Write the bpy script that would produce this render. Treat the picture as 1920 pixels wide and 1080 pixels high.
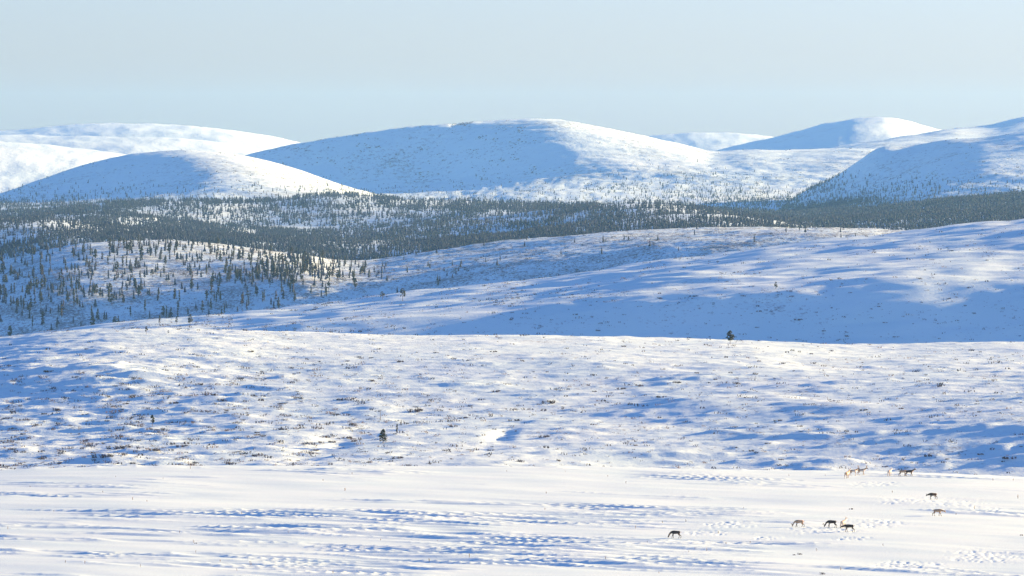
import bpy, bmesh, math, random
import numpy as np
from mathutils import Vector, Matrix

random.seed(7)
RNG = np.random.default_rng(11)
for o in list(bpy.data.objects):
    bpy.data.objects.remove(o)
SC = bpy.context.scene
COL = SC.collection

# ------------------------------------------------------------------ camera
F = 10667.0            # focal length in photograph pixels (200 mm on a 36 mm wide sensor)
EYE = 260.0            # photograph row of the eye level
cd = bpy.data.cameras.new('camera')
cam = bpy.data.objects.new('camera', cd)
COL.objects.link(cam)
cd.sensor_width = 36.0
cd.lens = F * 36.0 / 1920.0
cd.clip_start = 1.0
cd.clip_end = 60000.0
cam.location = (0, 0, 0)
cam.rotation_euler = (math.radians(90) - math.atan((540 - EYE) / F), 0, 0)
SC.camera = cam

# ------------------------------------------------------------------ sky, sun, exposure
SUN_AZ = math.radians(64)      # clockwise from the view direction (+Y): from the right, slightly ahead
SUN_EL = math.radians(9.3)
w = bpy.data.worlds.new('World')
SC.world = w
w.use_nodes = True
nt = w.node_tree
nt.nodes.clear()
sky = nt.nodes.new('ShaderNodeTexSky')
sky.sky_type = 'NISHITA'
sky.sun_disc = False
sky.sun_elevation = SUN_EL
sky.sun_rotation = SUN_AZ
sky.altitude = 1500
sky.air_density = 1.0
sky.dust_density = 2.0
sky.ozone_density = 3.7
bg = nt.nodes.new('ShaderNodeBackground')
bg.inputs['Strength'].default_value = 0.053
wo = nt.nodes.new('ShaderNodeOutputWorld')
tint = nt.nodes.new('ShaderNodeVectorMath')      # white balance of the whole sky
tint.operation = 'MULTIPLY'
tint.inputs[1].default_value = (1.10, 1.03, 1.30)
nt.links.new(sky.outputs[0], tint.inputs[0])
nt.links.new(tint.outputs[0], bg.inputs[0])
nt.links.new(bg.outputs[0], wo.inputs[0])

sl = bpy.data.lights.new('sun', 'SUN')
sl.energy = 5.0
sl.angle = math.radians(0.55)
sl.color = (1.0, 0.65, 0.31)
sun = bpy.data.objects.new('sun', sl)
COL.objects.link(sun)
sdir = Vector((math.cos(SUN_EL) * math.sin(SUN_AZ), math.cos(SUN_EL) * math.cos(SUN_AZ), math.sin(SUN_EL)))
sun.rotation_euler = sdir.to_track_quat('Z', 'Y').to_euler()
sun.location = sdir * 500

SC.view_settings.view_transform = 'Standard'
SC.view_settings.look = 'None'
SC.view_settings.gamma = 1.0
SC.view_settings.use_curve_mapping = False
SC.view_settings.exposure = 2.13
SC.render.engine = 'CYCLES'
SC.cycles.use_denoising = True
SC.cycles.max_bounces = 4
SC.cycles.diffuse_bounces = 2
SC.cycles.glossy_bounces = 1
SC.cycles.volume_bounces = 1


# ------------------------------------------------------------------ numeric helpers
def pchip(xk, yk, x):
    """monotone cubic through (xk, yk); xk, yk are (K, C), x is (R, C)"""
    K = xk.shape[0]
    h = np.diff(xk, axis=0)
    dl = np.diff(yk, axis=0) / h
    m = np.zeros_like(yk)
    if K > 2:
        w1 = 2 * h[1:] + h[:-1]
        w2 = h[1:] + 2 * h[:-1]
        a, b = dl[:-1], dl[1:]
        ok = (a * b) > 0
        with np.errstate(divide='ignore', invalid='ignore'):
            mm = (w1 + w2) / (w1 / a + w2 / b)
        m[1:-1] = np.where(ok, mm, 0.0)
    m[0] = dl[0]
    m[-1] = dl[-1]
    out = np.empty_like(x)
    idx = np.zeros(x.shape, int)
    for k in range(1, K - 1):
        idx += (x >= xk[k][None, :]).astype(int)
    c = np.arange(x.shape[1])[None, :].repeat(x.shape[0], 0)
    x0, x1 = xk[idx, c], xk[idx + 1, c]
    hh = x1 - x0
    t = (x - x0) / hh
    y0, y1, m0, m1 = yk[idx, c], yk[idx + 1, c], m[idx, c], m[idx + 1, c]
    t2, t3 = t * t, t * t * t
    return (2*t3 - 3*t2 + 1) * y0 + (t3 - 2*t2 + t) * hh * m0 + (-2*t3 + 3*t2) * y1 + (t3 - t2) * hh * m1


def crv(*pts):
    """smooth curve through (x, y) points over photograph columns, levelling off outside"""
    px = np.array([p[0] for p in pts], float)
    py = np.array([p[1] for p in pts], float)
    # Catmull-Rom slopes
    m = np.gradient(py, px)
    m[0] = m[0] * .6
    m[-1] = m[-1] * .6

    def f(x):
        x = np.asarray(x, float)
        i = np.clip(np.searchsorted(px, x) - 1, 0, len(px) - 2)
        h = px[i + 1] - px[i]
        t = np.clip((x - px[i]) / h, 0, 1)
        t2, t3 = t * t, t * t * t
        y = (2*t3 - 3*t2 + 1) * py[i] + (t3 - 2*t2 + t) * h * m[i] + (-2*t3 + 3*t2) * py[i+1] + (t3 - t2) * h * m[i+1]
        L = 500.0
        lo, hi = px[0], px[-1]
        y = np.where(x < lo, py[0] - m[0] * L * (1 - np.exp(-np.maximum(lo - x, 0) / L)), y)
        y = np.where(x > hi, py[-1] + m[-1] * L * (1 - np.exp(-np.maximum(x - hi, 0) / L)), y)
        return y
    return f


def cst(v):
    return lambda x: np.full(np.shape(x), float(v))


def _hash(ix, iy, s):
    h = (ix.astype(np.int64) * 374761393 + iy.astype(np.int64) * 668265263 + s * 974634777) & 0xFFFFFFFF
    h = ((h ^ (h >> 13)) * 1274126177) & 0xFFFFFFFF
    h = ((h ^ (h >> 15)) * 2246822519) & 0xFFFFFFFF
    return (h ^ (h >> 16)) & 0xFFFFFFFF


def gnoise(x, y, s=0):
    """gradient noise, about -1..1"""
    ix, iy = np.floor(x).astype(np.int64), np.floor(y).astype(np.int64)
    fx, fy = x - ix, y - iy
    u = fx * fx * fx * (fx * (fx * 6 - 15) + 10)
    v = fy * fy * fy * (fy * (fy * 6 - 15) + 10)
    r = []
    for dx in (0, 1):
        for dy in (0, 1):
            a = _hash(ix + dx, iy + dy, s) * (2 * math.pi / 4294967296.0)
            r.append(np.cos(a) * (fx - dx) + np.sin(a) * (fy - dy))
    return 1.5 * ((r[0] * (1 - u) + r[2] * u) * (1 - v) + (r[1] * (1 - u) + r[3] * u) * v)


def fbm(x, y, lam, octv=4, gain=.5, s=0, ang=0.0, aniso=1.0):
    """wavelength lam across, lam*aniso along the direction ang"""
    c, sn = math.cos(ang), math.sin(ang)
    p = (x * c + y * sn) / (lam * aniso)
    q = (-x * sn + y * c) / lam
    o = np.zeros_like(x)
    a = 1.0
    for k in range(octv):
        o += a * gnoise(p + 17.3 * k, q - 9.1 * k, s + k)
        p = p * 2.03
        q = q * 2.03
        a *= gain
    return o


def sstep(a, b, x):
    t = np.clip((x - a) / (b - a), 0, 1)
    return t * t * (3 - 2 * t)


def P(xp, d, yp=None, z=None):
    """a point at photograph column xp and distance d"""
    if z is None:
        z = -(yp - EYE) / F * d
    return np.array(((xp - 960.0) / F * d, d, z))


# ------------------------------------------------------------------ materials
def nodes_of(name):
    m = bpy.data.materials.new(name)
    m.use_nodes = True
    n = m.node_tree.nodes
    b = n['Principled BSDF']
    return m, n, m.node_tree.links, b


def snow_material(name, grain, bump, scrub=0.0, scrub_scale=1.0, scrub_col=(.13, .085, .075), lo=.62):
    """grain: size in metres of the finest relief; scrub: share of thin dark heath showing through"""
    m, n, l, b = nodes_of(name)
    b.inputs['Roughness'].default_value = .75
    b.inputs['Specular IOR Level'].default_value = .12
    tc = n.new('ShaderNodeNewGeometry')
    big = n.new('ShaderNodeTexNoise')
    big.inputs['Scale'].default_value = 1 / (grain * 40)
    big.inputs['Detail'].default_value = 3
    l.new(tc.outputs['Position'], big.inputs['Vector'])
    rp = n.new('ShaderNodeValToRGB')
    rp.color_ramp.elements[0].position = .3
    rp.color_ramp.elements[0].color = (.65, .85, .85, 1)
    rp.color_ramp.elements[1].position = .7
    rp.color_ramp.elements[1].color = (.72, .89, .88, 1)
    l.new(big.outputs['Fac'], rp.inputs['Fac'])
    col = rp.outputs['Color']
    fine = n.new('ShaderNodeTexNoise')
    fine.inputs['Scale'].default_value = 1 / grain
    fine.inputs['Detail'].default_value = 4
    fine.inputs['Roughness'].default_value = .65
    l.new(tc.outputs['Position'], fine.inputs['Vector'])
    bp = n.new('ShaderNodeBump')
    bp.inputs['Strength'].default_value = 1.0
    bp.inputs['Distance'].default_value = bump * .65
    l.new(fine.outputs['Fac'], bp.inputs['Height'])
    l.new(bp.outputs['Normal'], b.inputs['Normal'])
    if scrub > 0:
        sn = n.new('ShaderNodeTexNoise')
        sn.inputs['Scale'].default_value = 1 / scrub_scale
        sn.inputs['Detail'].default_value = 5
        sn.inputs['Roughness'].default_value = .75
        l.new(tc.outputs['Position'], sn.inputs['Vector'])
        cn = n.new('ShaderNodeTexNoise')
        cn.inputs['Scale'].default_value = 1 / (scrub_scale * 14)
        cn.inputs['Detail'].default_value = 3
        l.new(tc.outputs['Position'], cn.inputs['Vector'])
        ad = n.new('ShaderNodeMath')
        ad.operation = 'MULTIPLY_ADD'
        l.new(cn.outputs['Fac'], ad.inputs[0])
        ad.inputs[1].default_value = .45
        l.new(sn.outputs['Fac'], ad.inputs[2])
        mr = n.new('ShaderNodeMapRange')
        mr.inputs['From Min'].default_value = lo + .225
        mr.inputs['From Max'].default_value = lo + .345
        mr.inputs['To Max'].default_value = scrub
        l.new(ad.outputs[0], mr.inputs['Value'])
        mx = n.new('ShaderNodeMix')
        mx.data_type = 'RGBA'
        l.new(mr.outputs[0], mx.inputs['Factor'])
        l.new(col, mx.inputs['A'])
        mx.inputs['B'].default_value = (*scrub_col, 1)
        col = mx.outputs['Result']
    l.new(col, b.inputs['Base Color'])
    return m


def plain_material(name, c1, c2, scale=3.0, rough=.9, rand=.25, coord='Object'):
    m, n, l, b = nodes_of(name)
    b.inputs['Roughness'].default_value = rough
    b.inputs['Specular IOR Level'].default_value = .15
    tc = n.new('ShaderNodeTexCoord')
    ns = n.new('ShaderNodeTexNoise')
    ns.inputs['Scale'].default_value = scale
    ns.inputs['Detail'].default_value = 3
    if coord == 'Object':
        l.new(tc.outputs['Object'], ns.inputs['Vector'])
    else:
        g = n.new('ShaderNodeNewGeometry')
        l.new(g.outputs['Position'], ns.inputs['Vector'])
    rp = n.new('ShaderNodeValToRGB')
    rp.color_ramp.elements[0].position = .35
    rp.color_ramp.elements[0].color = (*c1, 1)
    rp.color_ramp.elements[1].position = .65
    rp.color_ramp.elements[1].color = (*c2, 1)
    l.new(ns.outputs['Fac'], rp.inputs['Fac'])
    oi = n.new('ShaderNodeObjectInfo')
    mr = n.new('ShaderNodeMapRange')
    mr.inputs['To Min'].default_value = 1 - rand
    mr.inputs['To Max'].default_value = 1 + rand
    l.new(oi.outputs['Random'], mr.inputs['Value'])
    mx = n.new('ShaderNodeVectorMath')
    mx.operation = 'SCALE'
    l.new(rp.outputs['Color'], mx.inputs[0])
    l.new(mr.outputs[0], mx.inputs['Scale'])
    l.new(mx.outputs[0], b.inputs['Base Color'])
    return m


M_FIELD = snow_material('foreground_snow', .35, .035)
M_HILL2 = snow_material('hummocky_snow', .8, .18, .65, 1.5, lo=.60)
M_HILL3 = snow_material('windswept_snow', 1.2, .2, .6, 2.2, lo=.63)
M_HILL4 = snow_material('scrubby_snow', 1.8, .30, .75, 2.2, (.10, .08, .085), lo=.475)
M_FOREST = snow_material('forest_floor_snow', 4, .5, .7, 5, (.08, .08, .09), lo=.50)
M_MOUNT = snow_material('mountain_snow', 8, 1.5, .55, 9, (.10, .10, .11), lo=.55)
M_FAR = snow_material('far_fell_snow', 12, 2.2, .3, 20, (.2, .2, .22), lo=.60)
M_NEEDLE = plain_material('pine_needles', (.012, .020, .014), (.034, .044, .026), 2.2, .85)
M_NEEDLE_BROWN = plain_material('dry_pine_needles', (.035, .028, .018), (.06, .048, .03), 2.2, .85)
M_BARK = plain_material('pine_bark', (.10, .065, .045), (.19, .12, .08), 5, .9)
M_GREYWOOD = plain_material('weathered_wood', (.10, .09, .08), (.20, .18, .16), 6, .9)
M_FARTREE = plain_material('far_conifers', (.014, .026, .042), (.040, .060, .092), .03, .9, 0, 'P')  # frosted needle tone, pushed bluer so the colour carries distance haze
M_TWIG = plain_material('birch_twigs', (.075, .045, .038), (.15, .09, .07), 2, .9)
M_TWIG2 = plain_material('far_scrub', (.055, .042, .045), (.11, .08, .075), .3, .9, 0, 'P')
M_STALK = plain_material('dry_stalks', (.22, .15, .07), (.36, .26, .13), 6, .9)
M_ROCK = plain_material('dark_rock', (.07, .07, .075), (.15, .145, .14), 1.5, .9)
M_COAT_DARK = plain_material('dark_coat', (.050, .036, .028), (.085, .062, .048), 5, .9, .15)
M_COAT_TAN = plain_material('tan_coat', (.40, .25, .14), (.58, .40, .26), 5, .9, .12)
M_COAT_PALE = plain_material('pale_coat', (.50, .42, .34), (.68, .60, .50), 5, .9, .08)
M_LEG = plain_material('leg_coat', (.07, .048, .035), (.12, .085, .06), 5, .9, .1)
M_LEG_PALE = plain_material('pale_leg_coat', (.36, .27, .20), (.5, .4, .3), 5, .9, .1)
M_ANTLER = plain_material('antler_bone', (.30, .20, .12), (.42, .30, .19), 6, .7, .1)
M_HOOF = plain_material('hoof_horn', (.02, .018, .016), (.04, .035, .03), 6, .6, .1)


# ------------------------------------------------------------------ object helpers
def mesh_from(name, v, f, mats):
    """v (N,3) array, f list of arrays/lists all of one size, or (M,k) array"""
    me = bpy.data.meshes.new(name)
    v = np.asarray(v, np.float32)
    f = np.asarray(f, np.int32)
    k = f.shape[1]
    me.vertices.add(len(v))
    me.vertices.foreach_set('co', v.ravel())
    me.loops.add(f.size)
    me.loops.foreach_set('vertex_index', f.ravel())
    me.polygons.add(len(f))
    me.polygons.foreach_set('loop_start', np.arange(0, f.size, k, dtype=np.int32))
    me.update(calc_edges=True)
    for m in mats:
        me.materials.append(m)
    return me


def link(name, me, parent=None, **props):
    o = bpy.data.objects.new(name, me)
    COL.objects.link(o)
    if parent is not None:
        o.parent = parent
    for k, v in props.items():
        o[k] = v
    return o


# ------------------------------------------------------------------ terrain sheets
XS = np.concatenate([np.linspace(-5200, -500, 24)[:-1], np.linspace(-500, -70, 30)[:-1],
                     np.linspace(-70, 1990, 840)[:-1], np.linspace(1990, 2500, 40)[:-1], np.linspace(2500, 7200, 28)])
XC = np.concatenate([np.linspace(-5200, -500, 20)[:-1], np.linspace(-500, -70, 20)[:-1],
                     np.linspace(-70, 1990, 440)[:-1], np.linspace(1990, 2500, 24)[:-1], np.linspace(2500, 7200, 24)])


XM = np.concatenate([np.linspace(-5200, -500, 16)[:-1], np.linspace(-500, -70, 18)[:-1],
                     np.linspace(-70, 1990, 700)[:-1], np.linspace(1990, 2500, 20)[:-1], np.linspace(2500, 7200, 20)])
XD = np.concatenate([np.linspace(-5200, -500, 16)[:-1], np.linspace(-500, -70, 14)[:-1],
                     np.linspace(-70, 1990, 300)[:-1], np.linspace(1990, 2500, 16)[:-1], np.linspace(2500, 7200, 18)])


class Sheet:
    def __init__(self, name, cps, rows, mat, relief=None, cols=XC, smooth_seed=0):
        """cps: list of ('y'|'z', distance(x), value(x)); rows: number of rows between successive cps"""
        self.name, self.cols = name, cols
        C = len(cols)
        dk = np.array([np.broadcast_to(d(cols), C) for _, d, _ in cps])
        zk = np.array([(-(v(cols) - EYE) / F * dk[i]) if kd == 'y' else np.broadcast_to(v(cols), C)
                       for i, (kd, _, v) in enumerate(cps)])
        ts = []
        for i, r in enumerate(rows):
            t = np.linspace(0, 1, r + 1)[(0 if i == 0 else 1):]
            ts.append((i, t))
        D = np.concatenate([dk[i][None, :] * (1 - t[:, None]) + dk[i + 1][None, :] * t[:, None] for i, t in ts])
        Z = pchip(dk, zk, D)
        X = (cols[None, :] - 960) / F * D
        PX = np.broadcast_to(cols[None, :], D.shape)
        if relief is not None:
            Z = Z + relief(X, D, PX, -(Z * F / D) + EYE)
        self.X, self.D, self.Z, self.PX = X, D, Z, PX
        self.PY = EYE - Z * F / D
        R, C = D.shape
        v = np.stack([X, D, Z], -1).reshape(-1, 3)
        i = np.arange(R - 1)[:, None] * C + np.arange(C - 1)[None, :]
        f = np.stack([i, i + 1, i + 1 + C, i + C], -1).reshape(-1, 4)
        me = mesh_from(name, v, f, [mat])
        me.polygons.foreach_set('use_smooth', np.ones(len(f), bool))
        self.obj = link(name, me, kind='structure')
        self.crest = self.PY.min(0)
        # running minimum of the photograph row: what nearer rows of this sheet leave visible
        self.vis = self.PY <= np.minimum.accumulate(self.PY, 0) + .6

    def front(self, c):
        return np.interp(self.cols, c[0], c[1])

    def at(self, xp, yp):
        """the visible surface point seen at photograph (xp, yp)"""
        c = np.interp(xp, self.cols, np.arange(len(self.cols)))
        c0 = int(c)
        t = c - c0
        py = self.PY[:, c0] * (1 - t) + self.PY[:, min(c0 + 1, len(self.cols) - 1)] * t
        run = np.minimum.accumulate(py)
        ok = np.nonzero(run <= yp)[0]
        r = ok[0] if len(ok) else int(np.argmin(py))
        r = max(r, 1)
        a, b = py[r - 1], py[r]
        s = 0.0 if a == b else min(max((a - yp) / (a - b), 0), 1)
        d = (self.D[r-1, c0] * (1-s) + self.D[r, c0] * s)
        z = self.height(xp, d)
        return Vector(((xp - 960) / F * d, d, z))

    def height(self, xp, d):
        c = np.interp(xp, self.cols, np.arange(len(self.cols)))
        c0 = min(int(c), len(self.cols) - 2)
        t = c - c0
        return float(np.interp(d, self.D[:, c0], self.Z[:, c0]) * (1 - t) + np.interp(d, self.D[:, c0+1], self.Z[:, c0+1]) * t)

    def scatter(self, n, dens, nearer=None, rng=RNG):
        """n random points, weighted by world area times dens(px, py); returns (n,5) x y z px py"""
        R, C = self.D.shape
        A = np.abs((self.X[:-1, 1:] - self.X[:-1, :-1]) * (self.D[1:, :-1] - self.D[:-1, :-1]))
        px = .25 * (self.PX[:-1, :-1] + self.PX[1:, 1:] + self.PX[:-1, 1:] + self.PX[1:, :-1])
        py = .25 * (self.PY[:-1, :-1] + self.PY[1:, 1:] + self.PY[:-1, 1:] + self.PY[1:, :-1])
        wgt = A * np.maximum(dens(px, py), 0) * self.vis[1:, 1:]
        if nearer is not None:
            wgt = wgt * (py < nearer(px) + 4)
        wgt = wgt.ravel()
        tot = wgt.sum()
        idx = np.searchsorted(np.cumsum(wgt), rng.random(n) * tot)
        idx = np.minimum(idx, len(wgt) - 1)
        r, c = idx // (C - 1), idx % (C - 1)
        u, v = rng.random(n), rng.random(n)

        def bil(G):
            return (G[r, c]*(1-u)*(1-v) + G[r, c+1]*u*(1-v) + G[r+1, c]*(1-u)*v + G[r+1, c+1]*u*v)
        return np.stack([bil(self.X), bil(self.D), bil(self.Z), bil(self.PX), bil(self.PY)], -1)


def gauss(px, py, cx, cy, sx, sy, ang=0.0):
    c, s = math.cos(ang), math.sin(ang)
    u = ((px - cx) * c + (py - cy) * s) / sx
    v = (-(px - cx) * s + (py - cy) * c) / sy
    return np.exp(-(u * u + v * v))


# --- crest lines read along the photograph
Y1 = crv((-300, 900), (0, 884), (150, 879), (500, 877), (900, 880), (1200, 882), (1500, 887), (1700, 891), (1920, 898), (2300, 915))
Y2 = crv((-300, 665), (0, 640), (80, 631), (200, 623), (330, 621), (600, 626), (900, 631), (1200, 637), (1400, 640), (1640, 647), (1800, 646), (1920, 646), (2300, 652))
Y3 = crv((-300, 660), (0, 636), (180, 615), (400, 595), (640, 572), (850, 541), (1100, 510), (1300, 480), (1500, 456), (1660, 441), (1800, 427), (1920, 415), (2300, 385), (2800, 370))
Y4 = crv((-300, 530), (0, 487), (100, 465), (200, 452), (300, 449), (440, 458), (560, 474), (640, 486), (700, 485), (770, 476), (900, 463), (1000, 452), (1130, 440), (1300, 434), (1540, 430), (1640, 434), (1720, 441), (1900, 465), (2300, 500))
Y5 = crv((-300, 430), (0, 417), (100, 414), (200, 424), (300, 436), (450, 446), (640, 452), (800, 448), (960, 438), (1100, 418), (1200, 407), (1330, 402), (1450, 414), (1520, 424), (1650, 428), (1800, 425), (1920, 415), (2300, 405))
Y6 = crv((-300, 415), (0, 411), (100, 405), (200, 402), (400, 420), (560, 430), (640, 430), (760, 421), (900, 407), (1000, 396), (1130, 385), (1200, 382), (1280, 388), (1420, 404), (1520, 412), (1620, 404), (1750, 396), (1920, 388), (2300, 375))
Y7 = crv((-300, 402), (0, 398), (60, 395), (150, 388), (250, 379), (380, 374), (500, 376), (640, 367), (760, 375), (900, 381), (1000, 384), (1130, 386), (1300, 391), (1400, 395), (1500, 400), (1580, 397), (1660, 391), (1750, 381), (1850, 372), (1920, 368), (2300, 360))
Y8 = crv((-300, 400), (-100, 390), (0, 363), (100, 330), (200, 302), (280, 289), (345, 285), (400, 288), (480, 301), (560, 323), (640, 350), (720, 370), (850, 392), (1100, 402), (2300, 405))
YM = crv((-300, 420), (250, 380), (380, 320), (445, 291), (540, 268), (640, 252), (760, 238), (880, 229), (960, 223), (1000, 222), (1050, 225), (1120, 238), (1200, 256), (1280, 273), (1330, 284), (1400, 283), (1500, 283), (1620, 278), (1750, 285), (2300, 300))
YR = crv((900, 440), (1380, 424), (1450, 402), (1500, 362), (1560, 331), (1610, 299), (1640, 279), (1713, 272), (1780, 260), (1847, 256), (1920, 246), (2100, 228), (2500, 210))
YR2 = crv((1200, 330), (1400, 298), (1487, 287), (1600, 272), (1700, 256), (1780, 243), (1850, 236), (1920, 220), (2100, 195), (2500, 175))
YFL1 = crv((-300, 255), (0, 270), (150, 284), (240, 296), (400, 330), (800, 390))
YFL2 = crv((-300, 255), (0, 253), (120, 255), (300, 261), (450, 275), (560, 298), (900, 370))
YFL3 = crv((-300, 268), (0, 248), (100, 241), (200, 235), (260, 235), (330, 239), (430, 246), (500, 257), (540, 265), (640, 287), (900, 340))
YFR1 = crv((700, 370), (1100, 278), (1210, 257), (1270, 250), (1330, 248), (1400, 252), (1450, 257), (1600, 285), (2300, 340))
YFR2 = crv((900, 390), (1200, 320), (1280, 298), (1330, 286), (1400, 270), (1450, 257), (1500, 245), (1560, 231), (1620, 222), (1660, 222), (1720, 234), (1760, 245), (1850, 270), (2300, 330))

WIND = math.atan2(-25, 45)

# spots the herd has trampled, in photograph pixels: cx, cy, sx, sy
TRAMPLED = [(1510, 997, 40, 6), (1580, 995, 40, 6), (1640, 982, 60, 9), (1370, 985, 55, 9), (1320, 1000, 40, 7), (1700, 940, 60, 6),
            (1790, 945, 60, 8), (1640, 908, 60, 6), (1850, 1045, 70, 14), (1700, 1060, 80, 10), (1600, 1012, 35, 4), (1850, 958, 40, 5), (1440, 1010, 30, 4)]


def relief_field(X, D, PX, PY):
    fade = sstep(500, 640, D)
    h = fbm(X, D, 60, 2, .5, 3) * .35
    h = h + fbm(X, D, 14, 2, .5, 5, WIND, 2.2) * .10 * fade
    # sastrugi in bands
    band = fbm(X, D, 26, 3, .55, 21, WIND, 2.6) + .85 * gauss(PX, PY, 900, 985, 480, 40, .03) + .25 * gauss(PX, PY, 250, 1020, 300, 20, .05) \
        + .25 * gauss(PX, PY, 1800, 1055, 200, 22) - .55 * gauss(PX, PY, 300, 910, 700, 22) - .45 * gauss(PX, PY, 1750, 1000, 170, 30) - .3 * gauss(PX, PY, 1500, 930, 300, 20)
    mk = sstep(-.05, .55, band)
    r = 1 - np.abs(fbm(X, D, 4.6, 2, .45, 31, WIND + .05, 5.5))
    h = h + .46 * mk * (r ** 2 - .4) * fade
    r2 = fbm(X, D, 3.2, 1, .6, 41, WIND, 4.0)
    h = h + (.010 + .032 * mk) * r2 * fade
    tr = np.zeros_like(h)
    for cx, cy, sx, sy in TRAMPLED:
        tr = np.maximum(tr, gauss(PX, PY, cx, cy, sx, sy))
    pits = gnoise(X / .62, D / 1.0, 51) + .6 * gnoise(X / 1.9, D / 2.6, 57)
    pm = sstep(.12, .75, tr * (1 + .9 * fbm(X, D, 7, 2, .5, 52)))
    h = h - .09 * pm * sstep(.15, .7, pits) + .03 * pm * sstep(.1, .6, -pits)
    return h


def relief_hill2(X, D, PX, PY):
    h = fbm(X, D, 160, 3, .5, 61) * 1.6
    k = .75 + .45 * sstep(200, -200, PX - 500) + .3 * sstep(780, 850, PY) * sstep(1100, 1500, PX)
    top = sstep(640, 710, PY)
    hum = fbm(X, D, 17, 3, .5, 65, .12, 1.9)
    h = h + .80 * sstep(.0, 1.1, hum) * k * (.3 + .7 * top)
    hum = fbm(X, D, 8.5, 3, .55, 68, .15, 2.4)
    h = h + .50 * sstep(-.1, 1.1, hum) * 1.4 * k * (.6 + .4 * top)
    h = h + fbm(X, D, 4.2, 3, .6, 75, .1, 2.8) * .20 * k
    # the long scarp on the right, the gully in the middle and the bank on the left
    h = h + 2.0 * gauss(PX, PY, 1310, 762, 140, 15, -.02) + 1.0 * gauss(PX, PY, 1560, 766, 110, 9)
    rough = 1 + .6 * fbm(X, D, 9, 2, .5, 79)
    h = h - .75 * rough * gauss(PX, PY, 940, 815, 34, 12, -.4)
    h = h - .7 * rough * gauss(PX, PY, 600, 850, 110, 17, -.35)
    h = h + 2.2 * gauss(PX, PY, 150, 715, 190, 30)
    return h


def relief_hill3(X, D, PX, PY):
    h = fbm(X, D, 260, 3, .5, 81) * 1.5
    low = sstep(560, 600, PY + .02 * (PX - 1000)) * sstep(560, 800, PX) * (1 - .75 * sstep(1450, 1700, PX) * sstep(590, 612, PY))
    k = 1 - .72 * low
    ang = .22
    h = h + fbm(X, D, 42, 3, .5, 85, ang, 2.4) * 1.5 * k
    h = h + fbm(X, D, 13, 2, .5, 91, ang, 2.6) * .80 * k
    h = h + fbm(X, D, 7.0, 1, .6, 95, ang, 1.8) * .12 * (.4 + .6 * k)
    return h


def relief_hill4(X, D, PX, PY):
    h = fbm(X, D, 320, 3, .5, 101) * 3.2
    h = h + fbm(X, D, 50, 3, .55, 105, .1, 2.0) * 1.2
    h = h + fbm(X, D, 11, 3, .6, 111, .1, 1.8) * .45
    return h


def relief_forest(s):
    def f(X, D, PX, PY):
        return fbm(X, D, 500, 3, .5, s) * 4 + fbm(X, D, 90, 3, .5, s + 5) * 1.0
    return f


def relief_mount(s, big=6.0, mid=2.2, small=.7):      # broad swells, gullies and wind-scoured ground
    def f(X, D, PX, PY):
        h = fbm(X, D, 900, 3, .5, s) * big
        h = h + fbm(X, D, 170, 4, .55, s + 5, .3, 1.5) * mid
        h = h + fbm(X, D, 36, 3, .6, s + 11, .3, 1.6) * small * (1.1 + 1.0 * sstep(280, 345, PY))
        return h
    return f


def off(fn, k):
    return lambda x: fn(x) + k


field = Sheet('snow_field',
              [('z', cst(4), cst(-1.8)), ('z', cst(120), cst(-16)), ('z', cst(350), cst(-43)), ('y', cst(640), cst(1178)),
               ('y', cst(985), Y1), ('y', cst(1110), off(Y1, 55)), ('z', cst(1330), cst(-104))],
              [6, 8, 12, 360, 12, 5], M_FIELD, relief_field, XS)
YB2 = crv((-300, 862), (0, 856), (400, 848), (960, 836), (1400, 826), (1920, 792), (2300, 780))
hill2 = Sheet('near_hill',
              [('z', cst(1150), cst(-112)), ('y', cst(1380), off(Y1, 10)), ('y', cst(1450), YB2), ('y', cst(1780), Y2),
               ('y', cst(1940), off(Y2, 40)), ('z', cst(2330), cst(-122))],
              [5, 40, 225, 18, 5], M_HILL2, relief_hill2, XM)
D3 = crv((-300, 2750), (0, 2750), (960, 2850), (1920, 2890), (2300, 2900))
YB3 = crv((-300, 690), (0, 668), (600, 660), (1200, 664), (1920, 672), (2300, 680))
YM3 = crv((-300, 668), (0, 652), (400, 622), (800, 590), (1200, 550), (1600, 528), (1920, 520), (2300, 500))
hill3 = Sheet('middle_slope',
              [('z', cst(2080), cst(-128)), ('y', cst(2525), YB3), ('y', lambda x: 2592 + .03 * np.clip(x - 1000, -1000, 900), YM3), ('y', D3, Y3), ('y', lambda x: D3(x) + 170, off(Y3, 28)),
               ('z', lambda x: D3(x) + 480, cst(-150))],
              [4, 64, 165, 12, 5], M_HILL3, relief_hill3, XM)
YM4 = crv((-300, 600), (0, 572), (100, 552), (250, 545), (400, 538), (560, 516), (640, 522), (760, 516), (900, 500), (1200, 464), (1500, 444), (1700, 445), (2300, 500))
hill4 = Sheet('wooded_hill',
              [('z', cst(3200), cst(-152)), ('y', lambda x: np.maximum(D3(x) + 420, 3745), off(Y3, 14)), ('y', cst(3860), YM4), ('y', cst(4300), Y4),
               ('y', cst(4520), off(Y4, 22)), ('z', cst(4950), cst(-152))],
              [4, 56, 100, 14, 5], M_HILL4, relief_hill4, XM)
hill5 = Sheet('forest_ridge', [('z', cst(4500), cst(-152)), ('y', cst(4800), off(Y4, 16)), ('y', cst(5400), Y5), ('y', cst(5560), off(Y5, 9)), ('z', cst(5900), cst(-152))],
              [4, 50, 8, 4], M_FOREST, relief_forest(121), XD)
hill6 = Sheet('forest_ridge', [('z', cst(5500), cst(-152)), ('y', cst(5700), off(Y5, 12)), ('y', cst(6250), Y6), ('y', cst(6420), off(Y6, 8)), ('z', cst(6900), cst(-152))],
              [4, 50, 8, 4], M_FOREST, relief_forest(131), XD)
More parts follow.
